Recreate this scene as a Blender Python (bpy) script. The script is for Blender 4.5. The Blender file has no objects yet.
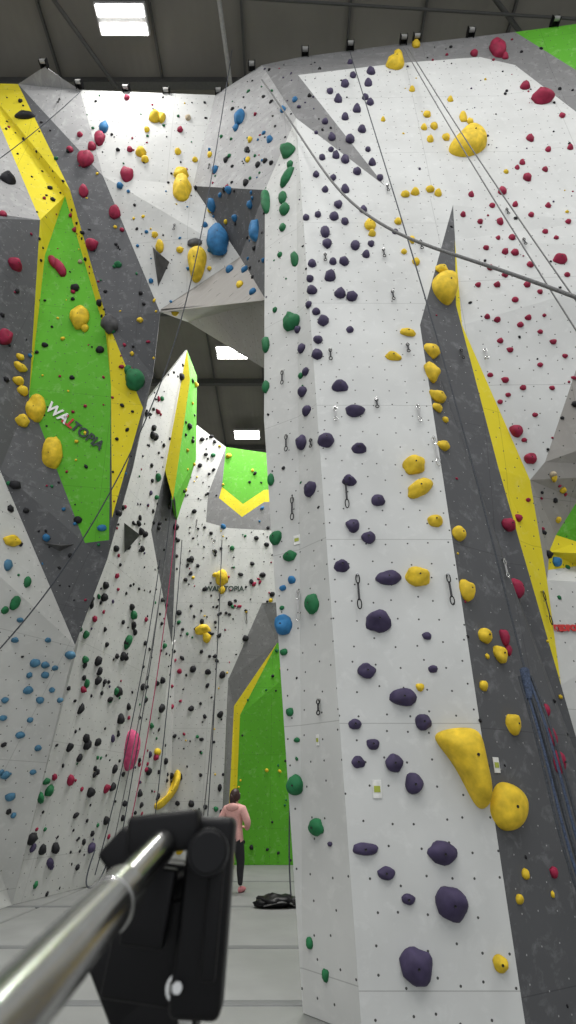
import bpy, bmesh, math, random
from mathutils import Vector, Matrix, noise
from mathutils.geometry import tessellate_polygon
from mathutils.bvhtree import BVHTree
random.seed(7)
F=500.0; TH=math.radians(30.2); CAMZ=1.5
ct,st=math.cos(TH),math.sin(TH)
scene=bpy.context.scene
C=Vector((0,0,CAMZ))
def ray(u,v):
    y=(512-v)/F
    return Vector(((u-288)/F, ct-st*y, st+ct*y))
def Pt(u,v,t): return C+ray(u,v)*t
def Pab(u,v,a,b):
    d=ray(u,v); t=(a-b*CAMZ)/(d.y+b*d.z); return C+d*t
RN=Vector((.98,-.2,-.10)); RP0=Vector((-4.7,10.7,0))
def P(u,v,k,o=0):
    d=ray(u,v)
    if k=='z': return C+d*((o-CAMZ)/d.z)
    if k=='Y': return C+d*(o/d.y)
    if k=='L': return Pab(u,v,10.6+o,.35)
    if k=='T': return Pab(u,v,5.2+o,.05)
    if k=='B': return Pab(u,v,16.4+o,.09)
    if k=='R': return C+d*((RN.dot(RP0)-RN.dot(C)-o)/RN.dot(d))
# ---------------------------------------------------------------- materials
def newmat(name):
    m=bpy.data.materials.new(name); m.use_nodes=True
    nt=m.node_tree; b=nt.nodes['Principled BSDF']; return m,nt,b
def simple(name,col,rough=.6,metal=0,var=.12,scale=20,spec=None):
    m,nt,b=newmat(name)
    n=nt.nodes.new('ShaderNodeTexNoise'); n.inputs['Scale'].default_value=scale; n.inputs['Detail'].default_value=4
    tc=nt.nodes.new('ShaderNodeTexCoord'); nt.links.new(tc.outputs['Object'],n.inputs['Vector'])
    r=nt.nodes.new('ShaderNodeValToRGB')
    r.color_ramp.elements[0].position=.3; r.color_ramp.elements[1].position=.7
    r.color_ramp.elements[0].color=(*[c*(1-var) for c in col],1)
    r.color_ramp.elements[1].color=(*[min(1,c*(1+var)) for c in col],1)
    nt.links.new(n.outputs['Fac'],r.inputs['Fac']); nt.links.new(r.outputs['Color'],b.inputs['Base Color'])
    b.inputs['Roughness'].default_value=rough; b.inputs['Metallic'].default_value=metal
    if spec is not None: b.inputs['Specular IOR Level'].default_value=spec
    return m
def panel(name,col,fleck=None,amount=.0,dots=True,rough=.8,dotcol=(.06,.06,.06),dotr=.045,mixv=.5):
    """climbing panel: cloudy base, chalk smears, t-nut holes on a jittered grid (UV in metres)"""
    m,nt,b=newmat(name); N=nt.nodes; L=nt.links
    tc=N.new('ShaderNodeTexCoord')
    n=N.new('ShaderNodeTexNoise'); n.inputs['Scale'].default_value=.8; n.inputs['Detail'].default_value=5
    L.new(tc.outputs['UV'],n.inputs['Vector'])
    r=N.new('ShaderNodeValToRGB'); r.color_ramp.elements[0].position=.3; r.color_ramp.elements[1].position=.7
    r.color_ramp.elements[0].color=(*[c*.88 for c in col],1); r.color_ramp.elements[1].color=(*[min(1,c*1.06) for c in col],1)
    L.new(n.outputs['Fac'],r.inputs['Fac']); cur=r.outputs['Color']
    if fleck:
        n2=N.new('ShaderNodeTexNoise'); n2.inputs['Scale'].default_value=5.5; n2.inputs['Detail'].default_value=9; n2.inputs['Roughness'].default_value=.68
        n2.inputs['Distortion'].default_value=.4
        L.new(tc.outputs['UV'],n2.inputs['Vector'])
        r2=N.new('ShaderNodeValToRGB'); r2.color_ramp.elements[0].position=.60-amount*.15; r2.color_ramp.elements[1].position=.80-amount*.1
        r2.color_ramp.elements[0].color=(0,0,0,1); r2.color_ramp.elements[1].color=(mixv,mixv,mixv,1)
        L.new(n2.outputs['Fac'],r2.inputs['Fac'])
        mx=N.new('ShaderNodeMix'); mx.data_type='RGBA'; L.new(r2.outputs['Color'],mx.inputs[0]); L.new(cur,mx.inputs[6]); mx.inputs[7].default_value=(*fleck,1)
        cur=mx.outputs[2]
    # hairline joints between plywood sheets
    br=N.new('ShaderNodeTexBrick'); br.inputs['Scale'].default_value=1; br.inputs['Mortar Size'].default_value=.004; br.inputs['Mortar Smooth'].default_value=.0
    br.inputs['Brick Width'].default_value=2.44; br.inputs['Row Height'].default_value=1.9; br.offset=.0
    L.new(tc.outputs['UV'],br.inputs['Vector'])
    mj=N.new('ShaderNodeMath'); mj.operation='MULTIPLY'; mj.inputs[1].default_value=.45; L.new(br.outputs['Fac'],mj.inputs[0])
    mx=N.new('ShaderNodeMix'); mx.data_type='RGBA'; L.new(mj.outputs[0],mx.inputs[0]); L.new(cur,mx.inputs[6]); mx.inputs[7].default_value=(*[c*.3 for c in col],1)
    cur=mx.outputs[2]
    if dots:
        vo=N.new('ShaderNodeTexVoronoi'); vo.voronoi_dimensions='2D'; vo.inputs['Scale'].default_value=4.6; vo.inputs['Randomness'].default_value=.45
        L.new(tc.outputs['UV'],vo.inputs['Vector'])
        ma=N.new('ShaderNodeMath'); ma.operation='LESS_THAN'; ma.inputs[1].default_value=dotr; L.new(vo.outputs['Distance'],ma.inputs[0])
        mx=N.new('ShaderNodeMix'); mx.data_type='RGBA'; L.new(ma.outputs[0],mx.inputs[0]); L.new(cur,mx.inputs[6]); mx.inputs[7].default_value=(*dotcol,1)
        cur=mx.outputs[2]
    L.new(cur,b.inputs['Base Color']); b.inputs['Roughness'].default_value=rough
    return m
MW=panel('panel_white',(.59,.60,.59),(.73,.74,.73),.4)
MW2=panel('panel_white_worn',(.53,.535,.52),(.68,.68,.66),.5)
MG=panel('panel_light_grey',(.33,.33,.33),(.58,.58,.58),.6)
MD=panel('panel_dark_grey',(.085,.087,.093),(.34,.34,.36),.45,dotcol=(.35,.35,.35),dotr=.03,mixv=.4)
MM=panel('panel_mid_grey',(.19,.19,.192),(.42,.42,.42),.5,mixv=.45)
MY=panel('panel_yellow',(.72,.60,.012),(.8,.75,.3),.3,mixv=.3)
MGr=panel('panel_green',(.10,.41,.018),(.38,.62,.26),.4,mixv=.4)
MB=panel('panel_brown_grey',(.30,.285,.265),(.4,.4,.38),.5)
hold_cols={'p':(.052,.040,.09),'y':(.72,.50,.03),'r':(.28,.014,.05),'g':(.014,.14,.05),'b':(.025,.15,.33),'k':(.012,.012,.015),'t':(.42,.35,.24),'pk':(.60,.08,.2),'lb':(.06,.17,.27),'dg':(.07,.07,.072)}
HM={}
for k,c in hold_cols.items():
    HM[k]=simple('hold_'+k,c,rough=.72,var=.25,scale=9,spec=.35)
    nt=HM[k].node_tree; b=nt.nodes['Principled BSDF']
    bn=nt.nodes.new('ShaderNodeTexNoise'); bn.inputs['Scale'].default_value=120
    bp=nt.nodes.new('ShaderNodeBump'); bp.inputs['Strength'].default_value=.3; bp.inputs['Distance'].default_value=.005
    nt.links.new(bn.outputs['Fac'],bp.inputs['Height']); nt.links.new(bp.outputs['Normal'],b.inputs['Normal'])
BLK=simple('black_plastic',(.004,.004,.005),rough=.42,spec=.22)
BOLT=simple('bolt_dark',(.01,.01,.01),rough=.4,metal=.3)
STEEL=simple('brushed_steel',(.52,.52,.51),rough=.2,metal=1,var=.05,scale=60)
MATV=simple('vinyl_mat_grey',(.21,.215,.208),rough=.6,var=.07,scale=2)
MATD=simple('vinyl_mat_dark',(.13,.135,.135),rough=.65,var=.05,scale=2)
# ---------------------------------------------------------------- helpers
def link(ob,parent=None):
    scene.collection.objects.link(ob)
    if parent: ob.parent=parent
    return ob
def meshob(name,verts,faces,mats,midx=None,smooth=False,parent=None):
    me=bpy.data.meshes.new(name); me.from_pydata([tuple(v) for v in verts],[],faces)
    for m in mats: me.materials.append(m)
    if midx: me.polygons.foreach_set('material_index',midx)
    if smooth: me.polygons.foreach_set('use_smooth',[True]*len(me.polygons))
    me.update()
    return link(bpy.data.objects.new(name,me),parent)
def empty(name,loc=(0,0,0)):
    e=bpy.data.objects.new(name,None); e.location=loc; return link(e)
def box(name,c,s,mat,parent=None,bev=0.0,rot=None,seg=3):
    bm=bmesh.new(); bmesh.ops.create_cube(bm,size=1)
    bmesh.ops.scale(bm,vec=s,verts=bm.verts)
    if bev: bmesh.ops.bevel(bm,geom=bm.edges[:],offset=bev,segments=seg,profile=.5,affect='EDGES')
    M=Matrix.Translation(c)
    if rot is not None: M=M@rot.to_4x4()
    bmesh.ops.transform(bm,matrix=M,verts=bm.verts)
    me=bpy.data.meshes.new(name); bm.to_mesh(me); bm.free(); me.materials.append(mat)
    if bev:
        for p in me.polygons: p.use_smooth=True
        try: me.set_sharp_from_angle(angle=math.radians(40))
        except Exception: pass
    return link(bpy.data.objects.new(name,me),parent)
def cyl(name,a,b,r1,r2,mat,parent=None,seg=32,bev=0):
    a=Vector(a);b=Vector(b); d=b-a
    bm=bmesh.new(); bmesh.ops.create_cone(bm,cap_ends=True,segments=seg,radius1=r1,radius2=r2,depth=d.length)
    if bev:
        es=[e for e in bm.edges if len(e.link_faces)==2 and abs(e.link_faces[0].normal.z-e.link_faces[1].normal.z)>.5]
        bmesh.ops.bevel(bm,geom=es,offset=bev,segments=3,affect='EDGES')
    M=Matrix.Translation((a+b)/2)@d.to_track_quat('Z','Y').to_matrix().to_4x4()
    bmesh.ops.transform(bm,matrix=M,verts=bm.verts)
    me=bpy.data.meshes.new(name); bm.to_mesh(me); bm.free(); me.materials.append(mat)
    for p in me.polygons: p.use_smooth=True
    try: me.set_sharp_from_angle(angle=math.radians(40))
    except Exception: pass
    return link(bpy.data.objects.new(name,me),parent)
# ---------------------------------------------------------------- climbing wall corner points (surveyed)
V={
'T0':P(303,1013,'z',0),'T1':P(362,1036,'z',0),'T2':P(527,1036,'z',0),
'TA':P(265,190,'T',.45),'TM':P(264,420,'T',.5),'TB':P(296,118,'T',0),'TC':P(385,186,'T',0),'TD':P(453,205,'T',0),'TE':P(420,325,'T',0),
'D1':P(456,305,'T',.15),'D2':P(499,470,'T',.45),'D3':P(561,685,'T',.8),'D4':P(600,820,'T',1.0),'D5':P(660,1000,'z',0),
'Y0':P(455,240,'T',.08),'Y1':P(547,580,'T',.85),'Y2':P(530,480,'T',.62),'Y3':P(462,325,'T',.2),
'R0':P(590,222,'T',.0),'R1':P(720,250,'T',-.1),'R2':P(720,400,'T',.30),'R3':P(576,370,'T',.32),'R4':P(545,462,'T',.56),
'G0':P(549,552,'T',1.0),'G1':P(556,535,'T',1.1),'G2':P(578,500,'T',1.0),'G3':P(720,470,'T',1.0),'G4':P(720,560,'T',1.2),'G5':P(578,542,'T',1.2),
'G6':P(720,590,'T',1.4),'G7':P(578,566,'T',1.35),'G8':P(548,570,'T',1.0),'G9':P(720,960,'z',0),
'U0':P(262,65,'z',16),'U1':P(300,57,'z',16),'U2':P(400,45,'z',16),'U3':P(515,32,'z',16),'U4':P(720,5,'z',16),
'M1':P(298,75,'T',-.05),'M2':P(400,63,'T',-.1),'M3':P(480,57,'T',-.12),'M4':P(515,65,'T',-.12),'M5':P(600,130,'T',-.12),'M6':P(720,215,'T',-.2),
'N1':P(576,70,'T',-.2),'N2':P(720,140,'T',-.4),
'bL':P(-18,83,'z',16),'c':P(18,84,'z',16),'d':P(45,67,'z',16),'e':P(80,90,'z',16),'f':P(215,95,'z',16),
'h':P(193,186,'L',0),'i':P(103,176,'L',-.1),'k':P(160,312,'L',-.1),'l':P(153,375,'L',.1),'m':P(143,408,'L',0),
'n':P(107,320,'L',-.15),'o':P(70,190,'L',-.2),'p':P(112,518,'L',0),'pg':P(111,385,'L',0),'ng':P(106,335,'L',0),'og':P(65,196,'L',0),
'gl':P(45,255,'L',-.1),'gb':P(29,397,'L',-.25),'p2':P(109,540,'L',.05),'p3':P(85,543,'L',0),
'x2':P(40,220,'L',-.5),'x4':P(-2,214,'L',-1),'xa':P(-160,214,'L',-3.0),'xt':P(-160,83,'z',16),
'y0':P(0,470,'L',-.9),'xb':P(-160,430,'L',-3.2),'p1':P(75,645,'L',.1),'e1':P(107,560,'L',.15),'e2':P(133,468,'L',.2),
'q':P(240,257,'L',-.35),'s':P(266,300,'T',.6),
'k2':P(188,322,'Y',9.0),'s2':P(270,372,'Y',7.0),
'p0':P(12,905,'z',0),'w1':P(-170,965,'z',0),
'r1':P(78,645,'R'),'pb':P(88,560,'R'),'pc':P(128,425,'R'),'A':P(187,350,'R'),'q1':P(165,470,'R'),'q2':P(151,530,'R'),'q3':P(172,645,'R'),'q4':P(165,700,'R'),'q5':P(125,877,'z',0),
'S1':P(190,380,'Y',11.3),'S2':P(173,500,'Y',11.9),'B1':P(197,376,'Y',11.7),'B2':P(196,460,'Y',12.6),'B3':P(177,520,'Y',12.9),
'q6':P(168,867.3,'z',0),'q7':P(176,640,'B',0),'q8':P(155,640,'B'),'BB3':P(165,520,'B'),'BB2':P(183,455,'B'),
'C0':P(197,425,'B'),'C1':P(226,447,'B'),'C2':P(208,494,'B'),'C3':P(206,522,'B'),'C4':P(228,528,'B'),'C5':P(330,534,'B'),
'C6':P(330,600,'B'),'a1':P(262,603,'B'),'a2':P(228,680,'B'),'a3':P(220,867.3,'z',0),
'b1':P(330,640,'B',.25),'b2':P(277,643,'B',.25),'b3':P(234,706,'B',.2),'b4':P(226,866,'z',0),'b5':P(240,715,'B',.25),'b6':P(234,865,'z',0),'b7':P(330,865,'z',0),
'h1':P(330,462,'B'),'h2':P(330,486,'B'),'h3':P(264,490,'B'),'h4':P(243,504,'B'),'h5':P(222,487,'B'),
'h6':P(330,500,'B'),'h7':P(264,502,'B'),'h8':P(242,517,'B'),'h9':P(219,498,'B'),
}
walls={
'climbing_tower':[('T0 T1 TB TA TM',MW2),('T1 T2 TE TD TC TB',MW),('T2 D5 D4 D3 D2 D1 Y0 TD TE',MD),('Y0 D1 D2 D3 Y1 Y2 Y3',MY)],
'overhang_climbing_wall':[('TD R0 R1 R2 R3 R4 Y2 Y3 Y0',MW),('Y2 R4 R3 R2 G3 G2 G1 G0 Y1',MB),('G1 G2 G3 G4 G5',MGr),
   ('G0 G1 G5 G4 G6 G7 G8',MY),('Y1 G0 G8 G7 G6 G9 D5 D4 D3',MW2),
   ('U0 U1 U2 U3 N1 N2 M6 M5 M4 M3 M2 M1',MM),('U3 U4 N2 N1',MGr),('U0 M1 TC TB',MM),('M1 M2 M3 R0 TD TC',MW),('M3 M4 M5 M6 R1 R0',MW)],
'arched_climbing_wall':[('f U0 TB TA h',MG),('e f h i',MW2),('c d e i',MG),('c i k l m n o',MD),('i h q k',MW2),('h TA s q',MD),('k q s s2 k2',MB),
   ('bL c o n m p pg ng og gl gb x2',MY),('og ng pg p2 p3 gb gl',MGr),('x4 x2 gb p3 p2 p m l e2 e1 p1 y0 xb xa',MD),('bL x2 x4 xa xt',MG),('y0 p1 p0 w1 xb',MW2),('pg p p2',MD)],
'back_climbing_wall':[('p0 r1 pb pc A q1 q2 q3 q4 q5',MW2),('A S1 S2 q1',MY),('A B1 B2 B3 S2 S1',MGr),('q1 S2 B3 q3 q2',MD),('q5 q4 q3 q7 q6',MW2),
   ('q6 q7 q8 BB3 BB2 C0 C1 C2 C3 C4 C5 C6 a1 a2 a3',MW2),('C1 h1 h2 h3 h4 h5',MGr),('h5 h4 h3 h2 h6 h7 h8 h9',MY),('C1 h5 h9 h8 h7 h6 C5 C4 C3 C2',MM),
   ('a3 a2 a1 C6 b1 b2 b3 b4',MM),('b4 b3 b2 b5 b6',MY),('b6 b5 b2 b1 b7',MGr)],
}
def toimg(p):
    d=p-C; x=d.x; yy=d.y*(-st)+d.z*ct; zz=d.y*ct+d.z*st
    return (288+F*x/zz, 512-F*yy/zz, zz)
allv=[];allt=[];facets={}
for wname,pl in walls.items():
    verts=[];faces=[];mid=[];uvs=[];mats=[]
    for s,mat in pl:
        if mat not in mats: mats.append(mat)
        pts=[V[n] for n in s.split()]
        flat=[Vector((toimg(p)[0],toimg(p)[1],0)) for p in pts]
        tris=tessellate_polygon([flat])
        n=Vector((0,0,0)); cen=sum(pts,Vector())/len(pts)
        for i in range(len(pts)):
            n+=(pts[i]-cen).cross(pts[(i+1)%len(pts)]-cen)
        n.normalize()
        if n.dot(C-cen)<0: n=-n
        ux=Vector((-n.y,n.x,0)); 
        if ux.length<.05: ux=Vector((1,0,0))
        ux.normalize(); uy=n.cross(ux)
        base=len(verts); verts+=pts
        flist=[]
        for t in tris:
            a,b,c_=[pts[i] for i in t]
            nn=(b-a).cross(c_-a)
            if nn.length<1e-7: continue
            t=tuple(t)
            if nn.dot(C-a)<0: t=(t[0],t[2],t[1])
            faces.append(tuple(base+i for i in t)); mid.append(mats.index(mat)); uvs.append([(pts[i].dot(ux),pts[i].dot(uy)) for i in t])
            allt.append(tuple(len(allv)+i for i in t)); flist.append(tuple(pts[i] for i in t))
        allv+=pts; facets[s]=flist
    ob=meshob(wname,verts,faces,mats,mid)
    uvl=ob.data.uv_layers.new(name='UVMap')
    for p,uu in zip(ob.data.polygons,uvs):
        for li,q_ in zip(p.loop_indices,uu): uvl.data[li].uv=q_
    sol=ob.modifiers.new('ply','SOLIDIFY'); sol.thickness=.06; sol.offset=-1; sol.use_even_offset=False
bvh=BVHTree.FromPolygons([tuple(v) for v in allv],allt)
def hit(u,v):
    d=ray(u,v).normalized(); loc,n,i,dist=bvh.ray_cast(C,d,80)
    if loc is None: return None
    if n.dot(d)>0: n=-n
    return loc,n
# ---------------------------------------------------------------- holds
def ico(sub):
    bm=bmesh.new(); bmesh.ops.create_icosphere(bm,subdivisions=sub,radius=1)
    v=[x.co.copy() for x in bm.verts]; f=[tuple(q.index for q in p.verts) for p in bm.faces]; bm.free(); return v,f
ICO={1:ico(1),2:ico(2),3:ico(3),4:ico(4)}
HV=[];HF=[];HI=[]; HK=list(HM.keys()); HMATS=[HM[k] for k in HK]+[BOLT]
def frame(n,rot=0):
    up=Vector((0,0,1)); y=up-n*up.dot(n)
    if y.length<.1: y=Vector((0,-1,0))-n*Vector((0,-1,0)).dot(n)
    y.normalize(); x=y.cross(n)
    c,s=math.cos(rot),math.sin(rot)
    return x*c+y*s, y*c-x*s
def add_hold(loc,n,w,h,col,rot=0,sub=2,prot=.55,kind=None):
    x,y=frame(n,rot); vs,fs=ICO[sub]; base=len(HV); sd=Vector((random.random()*99,random.random()*99,0))
    kind=kind or random.choice('rrwjb')
    mx=max(w,h); mn=min(w,h); top=mn*prot*.6
    for c in vs:
        p=c.copy()
        l=1+.21*noise.noise(c*1.3+sd)+.06*noise.noise(c*3.1+sd)
        p*=l
        if kind=='w': p.z*=(1+.45*p.y); p.x*=1-.16*p.y
        elif kind=='j':
            p.z*=1+.3*max(0,p.y); p.z-= .3*math.exp(-((p.y-.35)**2+p.x**2*.3)/.08)*(1 if c.z>0 else 0)
        elif kind=='b': p.y+=.28*p.x*p.x-.1
        if p.z<0: p.z*=.05
        p.z=max(p.z,-.02)
        if p.x*p.x+p.y*p.y<.03 and c.z>0: top=p.z*mn*prot
        q=x*(p.x*w/2)+y*(p.y*h/2)+n*(p.z*mn*prot)
        HV.append(loc+q)
    for f in fs: HF.append(tuple(base+i for i in f)); HI.append(HK.index(col))
    if sub>=3 and mx>.07:
        b=len(HV); r=.010
        for kz in (top+.003,top-.02):
            for j in range(10):
                a=j/10*6.2832; HV.append(loc+x*(r*math.cos(a))+y*(r*math.sin(a))+n*kz)
        HF.append(tuple(range(b,b+10))); HI.append(len(HK))
        for j in range(10): HF.append((b+j,b+(j+1)%10,b+10+(j+1)%10,b+10+j)); HI.append(len(HK))
def H(col,*items,kind=None):
    for it in items:
        u,v=it[0],it[1]; w=it[2] if len(it)>2 else 8; h=it[3] if len(it)>3 else w*.85; rot=math.radians(it[4]) if len(it)>4 else 0
        r=hit(u,v)
        if not r: continue
        loc,n=r; t=toimg(loc)[2]
        d=(loc-C).normalized(); _,y=frame(n)
        fs=max(.55,math.sqrt(max(0,1-(y.dot(d))**2)))
        ww=w*t/F; hh=min(h*t/F/fs, ww*2.6)
        sub=3 if w>=13 else 2
        add_hold(loc,n,ww*.97,hh*.86,col,rot,sub,kind=kind,prot=.5)
H('p',(416,965,34,34),(451,903,32,34),(443,853,31,24),(365,849,27,13),(386,873,18,13),(408,899,14,11),(394,763,18,20),(414,784,19,21),(358,762,14,13),(373,744,13,12),(355,724,14,11),
 (423,722,17,18),(403,697,29,20),(367,671,18,17),(433,669,10,9),(378,621,26,26),(427,636,10,9),(388,578,26,16),(342,566,16,15),(353,526,14,15),(368,538,14,14),(378,501,14,13),(349,481,14,12),
 (311,489,16,16),(326,441,18,15),(302,443,14,16),(355,411,21,13),(340,387,17,11),(359,449,15,11),(307,411,12),(303,392,12),(323,321,12,11),(317,355,12),(318,340,10),(302,349,10,9),(306,372,9),
 (312,291,12,8),(340,294,12,10),(352,297,12,10),(330,277,12,10),(310,279,8),(312,264,9),(327,244,10,9),(325,233,10,10),(355,246,10,9),(344,262,11,8),(334,217,10),(318,215,7),(306,218,7),
 (345,222,8),(309,305,8),(316,312,9),(338,205,9),(363,210,8),(325,190,7),(345,190,9),(316,175,7),(333,178,7),(357,172,9),(345,160,9,9),(336,156,8),(322,158,7),(372,163,8),(350,140,10,8),(332,138,8),(362,130,9),
 (325,122,7),(345,118,8),(357,110,9),(370,103,8),(338,100,9),(330,92,7),(365,98,7),(345,85,9),(353,76,7),(368,84,8),(371,72,9),(350,63,6),(331,150,6),(368,150,6),(380,178,7),(366,255,8),(333,262,8),(298,330,8),(350,330,8),(395,232,6),(371,244,7))
H('y',(393,357,17,8,-10),(408,333,17,8,-10),(430,352,19,15),(431,373,18,19),(437,397,20,13),(437,408,13,9),(414,466,24,20,40),(419,489,29,18,35),(435,521,16,14),(443,446,15,11),(418,577,26,24),(458,534,16,17),
 (466,590,19,24),(484,636,17,17),(499,654,17,19),(483,686,11,12),(512,724,19,22),(420,687,9,9),(519,899,10,11),(525,874,10,11),(500,963,15,16),(395,65,18,12),(398,56,10,8),(416,45,9,8),(463,118,8,10),(470,122,7),
 (427,115,8),(434,127,8),(446,138,8),(430,140,7),(424,128,7),(405,195,9,6),(415,193,9,6),(430,190,9,6),(438,194,8,6),(398,222,8,6),(370,226,13,9),(372,234,8,6),(412,240,6,8),(404,252,6),(416,262,8,8),(441,270,14,9),
 (506,172,5),(450,100,6),(412,90,6),(383,120,5),(554,478,7,10),(563,490,7,8),(558,520,6,8),(445,420,8))
H('r',(497,50,16,18),(505,57,7),(474,54,8,7),(542,99,22,12,-15),(525,87,10,7),(562,116,6),(530,139,8),(545,170,6),(527,178,9,8),(517,168,5),(502,192,9,7),(522,163,6),(500,222,7,8),(548,150,6),(560,260,14,9,-10),(515,253,8),
 (530,265,7),(505,275,7),(490,268,7),(515,300,7),(520,325,7),(497,320,7),(505,380,8),(508,395,6),(516,431,13,14),(530,459,13,13),(508,525,15,16),(518,518,10,9),(515,588,17,22),(504,637,12,20),(508,650,8,14),(546,710,9,14),
 (558,762,15,26),(552,737,11,20),(553,872,10,12),(497,285,7),(510,350,7),(478,285,6),(487,317,6),(500,341,7),(545,232,6),(556,238,5),(567,275,6),(480,222,6),(471,195,6),(492,206,6),(512,238,7),(505,252,7),(486,248,6),(498,238,5),
 (527,285,7),(540,292,6),(528,318,7),(540,332,6),(553,342,7),(565,356,6),(540,365,6),(523,388,7),(500,402,6),(535,415,6),(524,440,6),(490,375,6),(552,388,6),(515,205,6),(531,215,6),(548,206,6),(568,222,6),(463,215,6),(528,500,6),(570,148,6),
 (86,160,16,16),(100,139,11,14),(92,147,9,8),(127,175,13,14),(115,213,12,13),(92,245,13,12),(84,192,10,11),(15,265,14,12),(5,337,14,18),(60,268,10,22,30),(53,262,8,18,30),(80,135,6),(75,230,6),(3,215,8),(130,150,6),(127,98,6),(180,130,6),(122,230,5),(70,150,7))
H('g',(288,152,15,14,20),(287,178,12,26,-30),(292,323,19,17),(295,260,9,14),(293,256,6),(266,345,10,18),(266,387,9,14),(276,538,14,16),(290,556,15,12),(285,210,12,11),(283,228,8),(313,604,17,24),(296,785,19,22),(317,827,19,18),
 (290,712,9,10),(284,652,9,8),(310,943,9,12),(326,975,9,12),(271,480,8,14),(283,198,10,12),(301,376,7),(297,740,7),(282,608,6),(15,603,10,18),(27,582,8,14),(5,610,7,10),(127,642,10,18),(135,380,20,24),(128,370,8,12),(118,265,8),(290,165,8),(280,255,6),(275,310,6))
H('b',(218,241,24,30),(256,231,15,22),(212,205,11,12),(229,190,8),(240,118,13,13),(236,128,7),(228,80,6),(243,70,8),(283,588,8,7),(284,625,19,24),(292,580,9,9),(102,528,10,8),(253,292,8),(245,270,8),(556,562,13,12),(230,270,9),(210,250,6),(104,128,9,12),(120,186,7),(283,110,7),(270,140,7),(250,205,8),(235,218,7),(215,170,8),(205,225,6),(295,100,6))
H('lb',(8,565,9,14),(35,663,11,10),(45,665,9,8),(70,655,12,10),(28,690,10,10),(40,700,9),(10,797,11,9),(5,775,10,9),(38,748,8),(45,675,9),(20,735,10,8),(3,718,8),(52,690,7),(60,700,7),(33,772,7),(48,640,7),(15,640,8),(30,720,7),(5,700,8),(55,668,7),(20,620,7))
H('y',(182,190,19,24),(181,175,16,10),(141,153,12,8),(155,118,12,10),(162,118,8,10),(80,318,18,26),(36,409,19,32),(52,455,21,42),(20,367,14,9),(18,381,12,9),(22,391,12,9),(22,421,14,13),(12,541,20,12,20),(160,247,9,14),(155,235,7),(180,250,8),
 (175,312,8),(140,320,7),(203,630,17,12),(207,637,9,14),(222,578,13,18),(216,575,8,6),(222,590,7,10),(157,752,12,9),(165,85,6),(20,357,9,7),(145,160,8),(147,130,6),(240,285,8,8),(210,210,6),(226,222,5),(85,328,8,10),(160,265,7,8),(195,160,6),(210,155,6),(178,152,7),(250,140,6),(248,160,6))
H('dg',(110,325,17,18),(195,243,16,8)); H('t',(553,475,8,9),(80,262,5),(188,118,6))
H('k',(25,116,20,7),(8,180,14,9),(75,288,9,8),(100,350,9),(100,303,8),(45,345,7),(190,560,7),(15,485,12,10),(78,520,9,9),(168,326,12,8),(247,150,6),(246,183,7),(226,160,6),(258,165,6))
def scatter(key,n,cols,smin,smax):
    tr=facets[key]; ar=[((b-a).cross(c-a)).length for a,b,c in tr]
    for _ in range(n):
        a,b,c=random.choices(tr,ar)[0]; r1=math.sqrt(random.random()); r2=random.random()
        p=a*(1-r1)+b*(r1*(1-r2))+c*(r1*r2); nn=(b-a).cross(c-a).normalized()
        if nn.dot(C-p)<0: nn=-nn
        w=smin+(smax-smin)*random.random()**1.8
        add_hold(p,nn,w,w*random.uniform(.6,1.2),random.choice(cols),random.random()*3,1 if w<.16 else 2)
K=[k for k in walls['back_climbing_wall']]
scatter(K[0][0],290,'kkkkkkkkkgrp',.06,.23)
scatter(K[5][0],280,'kkkkkkkrkgky',.06,.21); scatter(K[4][0],35,'kkkr',.06,.2)
scatter(K[2][0],14,'yk',.1,.2); scatter(K[3][0],12,'k',.1,.25); scatter(K[6][0],14,'ky',.1,.22); scatter(K[8][0],10,'bk',.1,.2)
scatter(K[11][0],50,'kykg',.07,.16)
W=walls['arched_climbing_wall']
scatter(W[0][0],50,'kkbrgk',.04,.13); scatter(W[1][0],36,'kkrygk',.04,.12); scatter(W[3][0],35,'rkkyg',.05,.13); scatter(W[4][0],30,'kykb',.04,.12)
scatter(W[7][0],50,'kkkr',.04,.12); scatter(W[8][0],30,'ykkr',.04,.11); scatter(W[9][0],90,'kkrkbg',.04,.15); scatter(W[11][0],45,['lb','k','k','g'],.05,.15); scatter(W[5][0],22,'kbk',.06,.13); scatter(W[10][0],15,'kr',.06,.15)
O=walls['overhang_climbing_wall']
scatter(O[0][0],30,'krk',.03,.07); scatter(O[1][0],60,'kkyr',.05,.12); scatter(O[2][0],6,'k',.05,.1); scatter(O[4][0],45,'krg',.05,.11); scatter(O[5][0],36,'kkkr',.04,.12); scatter(O[8][0],30,'pkyp',.03,.07); scatter(O[9][0],25,'krk',.03,.08); scatter(O[7][0],18,'kp',.04,.1)
Tw=walls['climbing_tower']
scatter(Tw[0][0],22,'gpk',.03,.06); scatter(Tw[2][0],25,'rky',.03,.07)
holds=meshob('climbing_holds',HV,HF,HMATS,HI,smooth=True)
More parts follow.
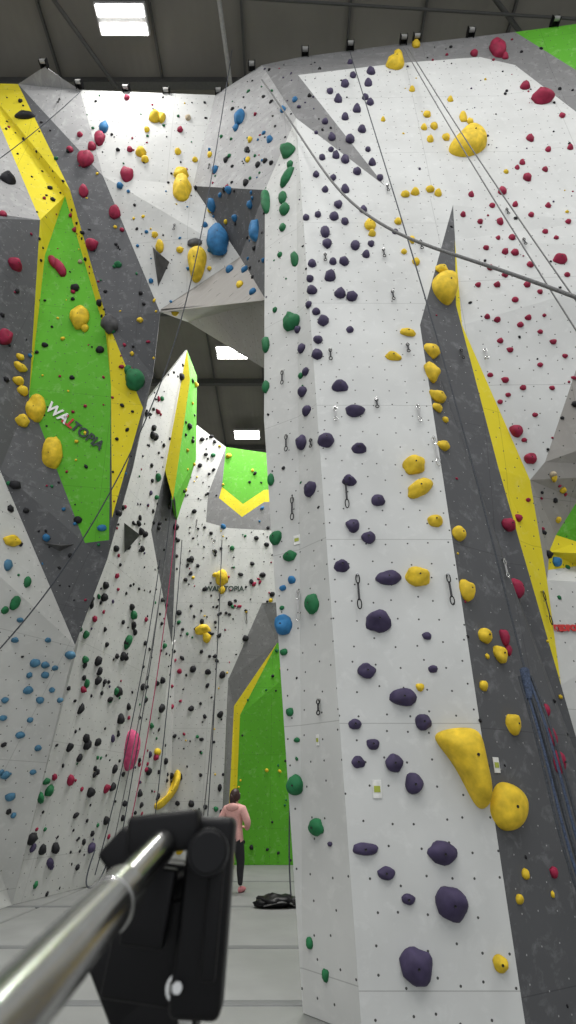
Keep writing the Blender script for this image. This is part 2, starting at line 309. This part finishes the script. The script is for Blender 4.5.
# ---------------------------------------------------------------- large sculpted holds from outlines lying on the wall
def big(name,col,outline,height,sub=2,peak=None,flat=False):
    pts=[];ns=[]
    for u,v in outline:
        r=hit(u,v)
        if r: pts.append(r[0]); ns.append(r[1])
    n=sum(ns,Vector()).normalized()
    pk=sum(pts,Vector())/len(pts)
    if peak: pk=hit(*peak)[0]
    vs=[];fs=[];N_=len(pts)
    if flat:
        vs=[p-n*.02 for p in pts]+[pk+n*height]
        fs=[(j,(j+1)%N_,N_) for j in range(N_)]
        return meshob(name,vs,fs,[HM[col]])
    rings=[(1.0,-.02),(.97,.35),(.78,.8),(.42,1.0)]
    for s,hh in rings:
        for p in pts: vs.append(pk+(p-pk)*s+n*(height*hh))
    vs.append(pk+n*height*1.03)
    for k in range(len(rings)-1):
        for j in range(N_): fs.append((k*N_+j,k*N_+(j+1)%N_,(k+1)*N_+(j+1)%N_,(k+1)*N_+j))
    k=len(rings)-1
    for j in range(N_): fs.append((k*N_+j,k*N_+(j+1)%N_,len(vs)-1))
    bm=bmesh.new(); bv=[bm.verts.new(v) for v in vs]
    for f in fs: bm.faces.new([bv[i] for i in f])
    bmesh.ops.recalc_face_normals(bm,faces=bm.faces)
    me=bpy.data.meshes.new(name); bm.to_mesh(me); bm.free(); me.materials.append(HM[col]); me.materials.append(BOLT)
    for p in me.polygons: p.use_smooth=True
    ob=link(bpy.data.objects.new(name,me)); m=ob.modifiers.new('sub','SUBSURF'); m.levels=sub; m.render_levels=sub
    cyl('bolt',pk+n*height*.9,pk+n*(height*1.06),.013,.013,BOLT,ob,seg=12)
    return ob
big('sloper_hold','y',[(430,735),(445,729),(462,727),(477,728),(481,745),(486,770),(491,792),(489,807),(479,812),(469,795),(457,770),(444,752)],.20,peak=(470,755))
big('sloper_hold','y',[(494,785),(503,780),(518,787),(526,800),(524,820),(514,832),(500,831),(490,818),(489,800)],.13)
big('sloper_hold','y',[(443,151),(458,138),(466,128),(481,132),(490,145),(478,155),(460,159)],.22,peak=(472,142))
big('sloper_hold','y',[(432,277),(445,273),(456,278),(456,296),(449,309),(438,300),(431,289)],.20)
big('sloper_hold','y',[(187,258),(193,249),(203,247),(208,255),(205,268),(201,283),(192,284),(190,270)],.25)
big('sloper_hold','y',[(176,768),(181,771),(180,780),(176,792),(168,802),(158,812),(153,808),(155,802),(164,798),(170,788),(173,778)],.16)
big('macro_hold','pk',[(127,728),(136,729),(137,742),(133,756),(130,772),(123,772),(124,752)],.2)
big('triangular_volume_hold','dg',[(152,246),(170,262),(158,288)],.35,flat=True,peak=(162,262))
big('triangular_volume_hold','dg',[(124,522),(138,534),(124,554)],.3,flat=True,peak=(129,535))
big('triangular_volume_hold','dg',[(42,543),(76,544),(60,552)],.15,flat=True,peak=(60,546))
big('macro_hold','g',[(263,190),(270,188),(271,216),(264,217)],.12)
# ---------------------------------------------------------------- ropes
def rope(name,pts,r,col,parent=None,smooth=True):
    cu=bpy.data.curves.new(name,'CURVE'); cu.dimensions='3D'; cu.bevel_depth=r; cu.bevel_resolution=2; cu.resolution_u=10
    sp=cu.splines.new('NURBS' if smooth and len(pts)>2 else 'POLY'); sp.points.add(len(pts)-1)
    for i,p in enumerate(pts): sp.points[i].co=(*p,1)
    if sp.type=='NURBS': sp.use_endpoint_u=True; sp.order_u=min(4,len(pts))
    cu.materials.append(col)
    return link(bpy.data.objects.new(name,cu),parent)
RD=simple('rope_dark',(.045,.05,.06),rough=.8,var=.4,scale=80); RG=simple('rope_grey',(.15,.15,.15),rough=.8,var=.4,scale=80)
RB=simple('rope_blue',(.05,.07,.12),rough=.8,var=.5,scale=80); RPk=simple('rope_pink',(.4,.05,.12),rough=.8,var=.4,scale=80)
def PY(u,v,Y): return P(u,v,'Y',Y)
rope('climbing_rope',[PY(262,80,4.6),PY(285,112,4.5),PY(318,165,4.2),PY(350,205,3.8),PY(405,240,3.4),PY(480,262,3.0),PY(580,298,2.7),PY(700,345,2.4)],.017,RG)
rope('climbing_rope',[PY(350,52,4.25),PY(366,105,4.2),PY(460,400,4.1),PY(527,690,4.0),PY(580,872,3.9),PY(640,1080,3.9)],.009,RD)
rope('climbing_rope',[PY(404,48,4.15),PY(470,165,4.1),PY(580,340,4.0),PY(700,520,3.9)],.009,RG)
rope('climbing_rope',[PY(408,48,4.15),PY(482,170,4.1),PY(580,310,4.0),PY(700,470,3.9)],.009,RG)
rope('climbing_rope',[PY(232,50,4.6),PY(212,180,5.0),PY(190,300,5.3),PY(150,420,5.8),PY(70,570,6.2),PY(0,652,6.4),PY(-60,710,6.6)],.009,RD)
rope('climbing_rope',[PY(80,92,4.9),PY(40,130,5.0),PY(0,160,5.1),PY(-60,200,5.2)],.008,RD)
for k in range(5):
    rope('climbing_rope',[PY(519+k*3,676,3.9),PY(538+k*5,740,3.9-.03*k),PY(554+k*5,820,3.85),PY(578+k*6,900,3.85),PY(620,1000,3.9)],.010,RB if k%2 else RD)
cyl('rope_knot',PY(524,668,3.9),PY(530,700,3.9),.035,.028,RB,bev=.01)
for a,b,c_,col in [((172,500),(150,690),(117,860),RD),((176,520),(160,690),(128,835),RPk),((165,560),(146,700),(108,868),RG),((182,540),(170,700),(150,858),RD),((160,560),(138,720),(95,875),RD),((214,700),(210,760),(203,820),RG),((222,540),(216,700),(205,856),RD)]:
    rope('climbing_rope',[PY(*a,9.5),PY(*b,9.6),PY(*c_,10.2)],.009,col)
rope('climbing_rope',[PY(95,850,9.8),PY(84,880,9.6),PY(86,893,9.6),PY(100,885,9.7),PY(112,850,9.8)],.012,RD)
rope('climbing_rope',[PY(290,800,9.5),PY(288,860,9.5),PY(291,895,9.3)],.012,RD)
# ---------------------------------------------------------------- quickdraws
qd=empty('quickdraws')
SL=simple('sling_webbing',(.05,.05,.055),rough=.9); SLW=simple('sling_white',(.4,.4,.4),rough=.9)
def quick(u,v,L,mat):
    r=hit(u,v)
    if not r: return
    loc,n=r; t=toimg(loc)[2]; s=L*t/F
    o=loc+n*.03; dn=Vector((0,0,-1)); sd=dn.cross(n).normalized()
    cyl('hanger',loc,loc+n*.035,.014,.014,STEEL,qd,seg=10)
    def ring(c,hh,w):
        pts=[]
        for j in range(15):
            a=j/14*6.2832; pts.append(c+dn*(math.cos(a)*hh)+sd*(math.sin(a)*w))
        rope('carabiner',pts,.006,STEEL if mat is SLW else BLK,qd,smooth=False)
    ring(o+dn*s*.14,s*.14,.02); ring(o+dn*s*.86,s*.14,.022)
    c=o+dn*s*.5; w=.011
    vs=[c+dn*(a*s*.26)+sd*(b*w)+n*(e*.003) for a in(-1,1) for b in(-1,1) for e in(-1,1)]
    meshob('sling',vs,[(0,1,3,2),(4,6,7,5),(0,4,5,1),(2,3,7,6),(0,2,6,4),(1,5,7,3)],[mat],parent=qd)
for q_ in [(357,575,36),(447,575,32),(345,478,36),(433,438,36),(293,498,26),(287,436,20),(299,592,30),(417,406,22),(335,408,18),(283,372,18),(330,350,16),(392,292,14),(383,250,14),(325,255,12),(420,242,14),(387,186,12),(312,440,10),
  (376,400,12),(407,345,12),(541,592,34),(502,560,20),(484,350,14),(506,210,10),(523,240,10),(320,700,14),(210,165,9),(175,225,10),(60,100,9),(140,540,9),(197,520,9),(214,540,14),(247,610,14),(460,350,14)]:
    quick(*q_,SL if random.random()<.8 else SLW)
tg=empty('route_tags')
for (u,v,w,h) in [(377,789,9,16),(496,765,8,14),(297,540,7,10),(318,740,4,10)]:
    loc,n=hit(u,v); t=toimg(loc)[2]; x,y=frame(n)
    R=Matrix((x,y,n)).transposed()
    box('tag_card',loc+n*.006,(w*t/F,h*t/F,.006),simple('tag_white',(.7,.7,.68)),tg,.001,R,1)
    box('tag_print',loc+n*.011,(w*t/F*.7,h*t/F*.35,.003),simple('tag_print',(.35,.4,.05) ),tg,0,R)
# ---------------------------------------------------------------- logo lettering
def lettering(u0,v0,u1,v1,body,mat,sz,parent):
    a,n=hit(u0,v0); b,_=hit(u1,v1); x=(b-a); x=(x-n*x.dot(n)).normalized(); y=n.cross(x)
    cu=bpy.data.curves.new('letters','FONT'); cu.body=body; cu.size=sz*toimg(a)[2]/F; cu.extrude=.004; cu.offset=.008; cu.materials.append(mat)
    ob=link(bpy.data.objects.new('letters',cu),parent); R=Matrix((x,y,n)).transposed().to_4x4(); R.translation=a+n*.02; ob.matrix_world=R
lg=empty('wall_logo_lettering')
LR=simple('letter_red',(.5,.03,.03)); LW=simple('letter_white',(.85,.85,.85)); LK=simple('letter_dark',(.03,.05,.04))
lettering(45,409,80,436,'WA',LW,14.5,lg); lettering(61,421,96,448,'LL',LR,13,lg); lettering(70,428,107,456,'TOPIA',LK,13,lg)
lg2=empty('wall_logo_lettering')
lettering(205,591,240,591,'WALLTOPIA',LK,7,lg2); lettering(554,631,576,631,'REDPOINT',LR,8,lg2)
# ---------------------------------------------------------------- room shell
def roofmat():
    m,nt,b=newmat('roof_deck'); N=nt.nodes; L=nt.links
    tc=N.new('ShaderNodeTexCoord'); w=N.new('ShaderNodeTexWave'); w.bands_direction='X'; w.inputs['Scale'].default_value=1.6
    L.new(tc.outputs['Object'],w.inputs['Vector'])
    n=N.new('ShaderNodeTexNoise'); n.inputs['Scale'].default_value=.7; n.inputs['Detail'].default_value=5; L.new(tc.outputs['Object'],n.inputs['Vector'])
    r=N.new('ShaderNodeValToRGB'); r.color_ramp.elements[0].color=(.11,.105,.092,1); r.color_ramp.elements[1].color=(.19,.18,.158,1); L.new(n.outputs['Fac'],r.inputs['Fac'])
    L.new(r.outputs['Color'],b.inputs['Base Color']); b.inputs['Roughness'].default_value=.8
    bp=N.new('ShaderNodeBump'); bp.inputs['Strength'].default_value=.15; bp.inputs['Distance'].default_value=.02; L.new(w.outputs['Fac'],bp.inputs['Height']); L.new(bp.outputs['Normal'],b.inputs['Normal'])
    return m
ROOF=roofmat(); CONC=simple('painted_blockwork',(.5,.5,.49),rough=.8,var=.06,scale=3); BEAM=simple('beam_paint',(.05,.05,.048),rough=.6); DUCT=simple('duct_galvanised',(.3,.3,.29),rough=.6)
box('ceiling',(0,8,17.1),(26,36,.2),ROOF)
box('floor',(0,8,-.4),(26,36,.2),simple('concrete_floor',(.3,.3,.3),var=.1,scale=3))
box('wall_back',(0,26.1,8.35),(26,.2,17.3),CONC); box('wall_left',(-13.1,8,8.35),(.2,36,17.3),CONC); box('wall_right',(13.1,8,8.35),(.2,36,17.3),CONC)
rb=empty('roof_beams')
for yb in (-6,-1,2.9,5.35,9,12,15.5,20,24): box('beam_cross',(0,yb,16.86),(26,.16,.28),BEAM,rb)
for xb in (-11,-8.2,-5.6,-3.1,-1.05,1.4,3.1,5.1,7,10): box('purlin',(xb,8,16.95),(.05,36,.10),BEAM,rb)
cyl('conduit',(-13,3.2,16.5),(13,4.4,16.6),.03,.03,BEAM,rb); cyl('conduit',(-2.2,-6,16.6),(-1.2,8,16.6),.05,.05,DUCT,rb)
cyl('brace',(2.0,2,16.7),(6.2,5,16.7),.05,.05,BEAM,rb); cyl('brace',(-6.2,2,16.7),(-4.2,5.4,16.7),.05,.05,BEAM,rb)
# ---------------------------------------------------------------- lamps
LE,nt,b=newmat('lamp_diffuser'); b.inputs['Emission Color'].default_value=(1,.98,.94,1); b.inputs['Emission Strength'].default_value=14; b.inputs['Base Color'].default_value=(.9,.9,.9,1)
def lamp(x,y,p=200,s=1):
    e=empty('high_bay_lamp',(x,y,16.45))
    box('housing',(0,0,.12),(1.25*s,.62*s,.12),simple('lamp_housing',(.3,.3,.3)),e,.02)
    for dy in(-.17,.17): box('diffuser',(0,dy*s,.045),(1.15*s,.22*s,.03),LE,e,.008)
    for dx in(-.5,.5): cyl('hanger_rod',(dx*s,0,.17),(dx*s,0,.55),.012,.012,BEAM,e,seg=8)
    li=bpy.data.lights.new('lamp_light','AREA'); li.shape='RECTANGLE'; li.size=1.15*s; li.size_y=.55*s; li.energy=p; li.color=(1,.99,.97)
    lo=bpy.data.objects.new('lamp_light',li); lo.location=(0,0,.0); link(lo,e)
q_=P(122,20,'z',16.5); lamp(q_.x,q_.y,140,.9)
q_=P(232,353,'z',16.5); lamp(q_.x,q_.y,620)
q_=P(247,435,'z',16.5); lamp(q_.x,q_.y,380)
for x,y,p in [(-8,-3,270),(-3,-3,270),(2.5,-3,270),(8,-3,270),(-9,2.0,130),(-2.5,.6,130),(3,.6,130),(8.5,.6,130),(-3.5,-7.5,280),(3.5,-7.5,280),(4,11,450),(-7.5,15,300),(-.3,9.5,620),(1.5,13.5,520)]: lamp(x,y,p)  # lamps out of view; the last pair is added to brighten the back walls
w=bpy.data.worlds.new('world'); scene.world=w; w.use_nodes=True
w.node_tree.nodes['Background'].inputs[0].default_value=(.94,.97,1,1); w.node_tree.nodes['Background'].inputs[1].default_value=.9
# ---------------------------------------------------------------- mats
cm=empty('crash_mats')
for y0,y1 in [(-3,0.5),(.5,3.3),(3.3,5.9),(5.95,7.85),(7.9,10.6),(10.65,13.7),(13.75,18.2)]:
    for x0,x1 in [(-9,-2.83),(-2.8,9)] if y0<7 or y0>13 else [(-9,-4.2),(-4.17,9)]:
        box('mat_pad',((x0+x1)/2,(y0+y1)/2,-.155),(x1-x0,y1-y0-.02,.30),MATV,cm,.035)
    box('seam_strip',(0,y1-.0,-.02),(18,.14,.045),MATD,cm,.01)
# anchors on top edge
an=empty('top_rope_anchors')
for u,v in [(127,93),(167,96),(80,88),(45,68),(219,96),(305,56),(350,50),(403,44),(416,43),(470,37),(554,26),(252,70)]:
    o=P(u,v,'z',16.02)
    box('bracket',o+Vector((0,-.02,.06)),(.16,.12,.04),BLK,an,.008)
    for dx in(-.07,.07): box('bracket_cheek',o+Vector((dx,-.08,.02)),(.02,.16,.16),BLK,an,.006)
    cyl('pulley',o+Vector((-.06,-.12,.0)),o+Vector((.06,-.12,.0)),.045,.045,DUCT,an,seg=16)
# ---------------------------------------------------------------- rope bag pile on the mat
bg=empty('rope_bag',P(277,907,'z',0))
for k,(dx,dy,sx,sy,sz) in enumerate([(0,0,.34,.2,.10),(.25,.05,.2,.16,.08),(-.22,-.03,.17,.15,.07)]):
    vs,fs=ICO[3]; VV=[]
    for c in vs:
        l=1+.35*noise.noise(c*2.3+Vector((k*7,0,0))); VV.append(Vector((c.x*sx*l+dx,c.y*sy*l+dy,max(0,(c.z*.9+.8)*sz*l))))
    meshob('bag_fabric',VV,fs,[BLK],smooth=True,parent=bg)
rope('bag_strap',[(-.3,-.1,.02),(-.1,-.25,.04),(.1,-.2,.15),(.3,-.1,.03)],.012,RG,bg)
# ---------------------------------------------------------------- woman
SKIN=simple('skin',(.55,.33,.24),rough=.55,var=.05); PINK=simple('pink_fleece',(.70,.38,.35),rough=.9,var=.08,scale=30); LEG=simple('black_leggings',(.015,.015,.018),rough=.8)
HAIR=simple('dark_hair',(.035,.014,.012),rough=.5); SHOE=simple('pink_shoes',(.55,.2,.22),rough=.6)
wo=empty('woman')
sk=[
('pel',(0,0,.90),.165,None,'leg'),('wai',(0,.0,1.06),.165,'pel','top'),('che',(0,.01,1.24),.185,'wai','top'),('sho',(0,-.01,1.37),.14,'che','top'),('nek',(0,-.005,1.46),.055,'sho','skin'),('hdb',(0,.0,1.53),.05,'nek','skin'),
('ls',(-.18,-.01,1.36),.088,'sho','top'),('le',(-.31,-.06,1.12),.070,'ls','top'),('lw',(-.34,.03,.91),.050,'le','top'),('lh',(-.34,.05,.85),.028,'lw','skin'),
('rs',(.18,-.01,1.36),.088,'sho','top'),('re',(.29,.02,1.13),.070,'rs','top'),('rw',(.18,.20,1.03),.050,'re','top'),('rh',(.12,.25,1.04),.028,'rw','skin'),
('lhip',(-.10,0,.84),.125,'pel','leg'),('lk',(-.125,.03,.48),.082,'lhip','leg'),('lc',(-.13,-.03,.32),.070,'lk','leg'),('la',(-.14,-.04,.10),.042,'lc','leg'),
('rhip',(.10,0,.84),.125,'pel','leg'),('rk',(.11,.12,.49),.082,'rhip','leg'),('rc',(.11,.11,.33),.070,'rk','leg'),('ra',(.12,.12,.10),.042,'rc','leg')]
def skinmesh(name,sk,mats,labs,parent,sub=2):
    idx={s[0]:i for i,s in enumerate(sk)}
    me=bpy.data.meshes.new(name); me.from_pydata([s[1] for s in sk],[(idx[s[3]],i) for i,s in enumerate(sk) if s[3]],[]); ob=bpy.data.objects.new(name,me); scene.collection.objects.link(ob)
    md=ob.modifiers.new('skin','SKIN'); md.use_smooth_shade=True
    for i,s in enumerate(sk):
        d=me.skin_vertices[0].data[i]; d.radius=(s[2],s[2]*(.8 if s[0] in('wai','che','sho','pel') else 1)); d.use_root=(i==0)
    s2=ob.modifiers.new('sub','SUBSURF'); s2.levels=sub
    dg=bpy.context.evaluated_depsgraph_get(); ev=ob.evaluated_get(dg); m2=bpy.data.meshes.new_from_object(ev)
    bpy.data.objects.remove(ob); ob=link(bpy.data.objects.new(name,m2),parent)
    m2.materials.clear()
    for m in mats: m2.materials.append(m)
    segs=[(Vector(s[1]),Vector(sk[idx[s[3]]][1]),s[4]) for s in sk if s[3]]
    for p in m2.polygons:
        best=None
        for a,b_,l in segs:
            t=max(0,min(1,(p.center-a).dot(b_-a)/((b_-a).length_squared+1e-9))); dd=(p.center-(a+(b_-a)*t)).length
            if best is None or dd<best[0]: best=(dd,l)
        lab=best[1]
        if name=='body' and p.center.z>.84 and lab=='leg': lab='top'
        p.material_index=labs.index(lab); p.use_smooth=True
    return ob
skinmesh('body',sk,[PINK,LEG,SKIN],['top','leg','skin'],wo)
for side,wx,wv in (('l',Vector((-.34,.05,.86)),Vector((0,.1,-1))),('r',Vector((.12,.25,1.04)),Vector((-.9,.4,.1)))):
    wv.normalize(); sdv=wv.cross(Vector((0,0,1)) if side=='r' else Vector((1,0,0))).normalized(); nv=sdv.cross(wv)
    fl=[('palm',tuple(wx+wv*.03),.022,None,'s')]
    for k,(o,l) in enumerate([(-.025,.065),(-.009,.078),(.008,.073),(.024,.055)]):
        a=wx+wv*.07+sdv*o; fl+= [(f'a{k}',tuple(a),.0095,'palm','s'),(f'b{k}',tuple(a+wv*l*.5+nv*.006),.0085,f'a{k}','s'),(f'c{k}',tuple(a+wv*l*.95+nv*.022),.0075,f'b{k}','s')]
    a=wx+wv*.03+sdv*-.035; fl+=[('t1',tuple(a),.011,'palm','s'),('t2',tuple(a+wv*.035-sdv*.014),.009,'t1','s')]
    skinmesh('hand_'+side,fl,[SKIN],['s'],wo,1)
hd=bpy.data.objects.new('head_pivot',None); link(hd,wo); hd.location=(0,.02,1.60); hd.rotation_euler=(math.radians(18),0,math.radians(-12))
vs,fs=ICO[4]; hv=[]
for c in vs:
    p=Vector((c.x*.078,c.y*.097,c.z*.118))
    if c.z<0: p.x*=1+.25*c.z; p.y*=1+.12*c.z; 
    if c.y>.2:
        g=math.exp(-(c.x**2/.02+(c.z+.12)**2/.03)); p.y+=.022*g
        for ex in(-.38,.38): p.y-=.010*math.exp(-((c.x-ex)**2+(c.z-.08)**2)/.015)
        p.y+=.006*math.exp(-(c.x**2/.05+(c.z+.5)**2/.006))
        p.y+=.008*math.exp(-(c.x**2/.06+(c.z+.85)**2/.03))
    hv.append(p)
meshob('head',hv,fs,[SKIN],smooth=True,parent=hd)
for ex in(-.03,.03):
    meshob('eye',[Vector((ex,.086,.01))+c*.0105 for c in ICO[2][0]],ICO[2][1],[LW],smooth=True,parent=hd)
    meshob('pupil',[Vector((ex,.0945,.01))+c*.005 for c in ICO[2][0]],ICO[2][1],[BLK],smooth=True,parent=hd)
    meshob('ear',[Vector((ex*2.6,-.005,-.005))+Vector((c.x*.009,c.y*.018,c.z*.03)) for c in ICO[2][0]],ICO[2][1],[SKIN],smooth=True,parent=hd)
meshob('mouth',[Vector((0,.088,-.055))+Vector((c.x*.022,c.y*.006,c.z*.006)) for c in ICO[2][0]],ICO[2][1],[SHOE],smooth=True,parent=hd)
keep=[f for f in fs if not all((vs[i].y>.25 and vs[i].z<.62) or vs[i].z<-.62 for i in f)]
meshob('hair_cap',[Vector((c.x*.100,c.y*.116-.014,c.z*.130+.008))*(1+.04*noise.noise(c*5)) for c in vs],keep,[HAIR],smooth=True,parent=hd)
meshob('hair_tail',[Vector((c.x*.065*(1-.3*c.z),-.115+c.y*.05-.02*c.z,-.09+c.z*.16))*(1+.05*noise.noise(c*4)) for c in ICO[3][0]],ICO[3][1],[HAIR],smooth=True,parent=hd)
for x,y in((-.14,-.04),(.12,.12)):
    VV=[]
    for c in ICO[3][0]:
        VV.append(Vector((x+c.x*.048*(1+.2*c.y),y+.06+c.y*.135,max(0,.045+c.z*(.052-.018*c.y)))))
    meshob('shoe',VV,ICO[3][1],[SHOE],smooth=True,parent=wo)
meshob('hood',[Vector((c.x*.14,-.10+c.y*.06,1.40+c.z*.075)) for c in ICO[3][0]],ICO[3][1],[PINK],smooth=True,parent=wo)
wl=P(231,893,'z',0); wo.location=wl; wo.rotation_euler=(0,0,math.radians(-25)); wo.scale=(1.06,1.06,1.02)
# ---------------------------------------------------------------- tripod in the foreground
tp=empty('tripod'); U=.36/F
def q3(u,v,dt=0): return Pt(u,v,.36+dt)
cyl('pan_handle',Pt(-60,1090,.13),Pt(112,903,.27),.0125,.0125,STEEL,tp,seg=48)
cyl('handle_sleeve',Pt(108,907,.265),Pt(122,892,.285),.0137,.0137,STEEL,tp,seg=48,bev=.001)
cyl('handle_end',Pt(122,892,.285),Pt(162,846,.345),.0105,.010,STEEL,tp,seg=40)
cyl('handle_collar',Pt(40,982,.195),Pt(46,975,.2),.0130,.0130,DUCT,tp,seg=40)
RX=Matrix.Rotation(math.radians(6),3,'Y')
box('head_block',q3(157,925),(74*U,.032,108*U),BLK,tp,.003,RX)
box('head_step',q3(150,905,-.02),(40*U,.012,60*U),BLK,tp,.002,RX)
box('clamp_arm',q3(166,832),(70*U,.026,34*U),BLK,tp,.004,Matrix.Rotation(math.radians(-6),3,'Y'))
box('clamp_arm_side',q3(126,852),(36*U,.026,34*U),BLK,tp,.004,Matrix.Rotation(math.radians(-46),3,'Y'))
box('clamp_arm_lower',q3(130,965,.01),(60*U,.03,70*U),BLK,tp,.003,Matrix.Rotation(math.radians(-35),3,'Y'))
box('lock_lever',q3(206,908,-.01),(46*U,.03,152*U),BLK,tp,.005,Matrix.Rotation(math.radians(2),3,'Y'))
box('lock_lever_rib',q3(213,912,-.03),(14*U,.006,96*U),BLK,tp,.002,Matrix.Rotation(math.radians(2),3,'Y'))
cyl('lock_knob',q3(208,852,-.012),q3(208,852,-.034),.0145,.013,BLK,tp,bev=.002)
cyl('tilt_pin',q3(120,905,-.0),q3(200,880,.0),.009,.009,BLK,tp)
cyl('washer',q3(177,988,-.014),q3(177,988,-.032),.0075,.0075,STEEL,tp,bev=.0005)
cyl('hex_nut',q3(177,988,-.032),q3(177,988,-.039),.0060,.0060,DUCT,tp,seg=6,bev=.0006)
cyl('bolt_shank',q3(177,988,-.039),q3(177,988,-.046),.0032,.0032,STEEL,tp,seg=20,bev=.0005)
box('head_base',q3(163,1010),(74*U,.036,50*U),BLK,tp,.003,RX)
box('steel_plate',q3(184,1012,-.024),(12*U,.004,40*U),STEEL,tp,.001,Matrix.Rotation(math.radians(-15),3,'Y'))
cb=q3(160,1035)
cyl('centre_column',cb,Vector((cb.x,cb.y,.55)),.014,.014,STEEL,tp)
cyl('leg_hub',Vector((cb.x,cb.y,1.22)),Vector((cb.x,cb.y,1.12)),.03,.03,BLK,tp,bev=.004)
for k in range(3):
    a=math.radians(90+120*k); e=Vector((cb.x+.45*math.cos(a),cb.y+.45*math.sin(a),.012)); s_=Vector((cb.x,cb.y,1.16))
    cyl(f'leg_{k}',s_,s_.lerp(e,.55),.014,.014,BLK,tp); cyl(f'leg_{k}_lower',s_.lerp(e,.5),e,.010,.010,STEEL,tp); cyl(f'foot_{k}',e,e-Vector((0,0,.012)),.016,.018,BLK,tp)
# ---------------------------------------------------------------- camera
cam=bpy.data.cameras.new('camera'); co=link(bpy.data.objects.new('camera',cam)); co.location=C; co.rotation_euler=(math.pi/2+TH,0,0)
cam.sensor_fit='VERTICAL'; cam.sensor_height=36; cam.lens=F/1024*36; cam.clip_start=.02; cam.clip_end=200
cam.dof.use_dof=True; cam.dof.focus_distance=8; cam.dof.aperture_fstop=7
scene.camera=co
scene.view_settings.view_transform='Standard'
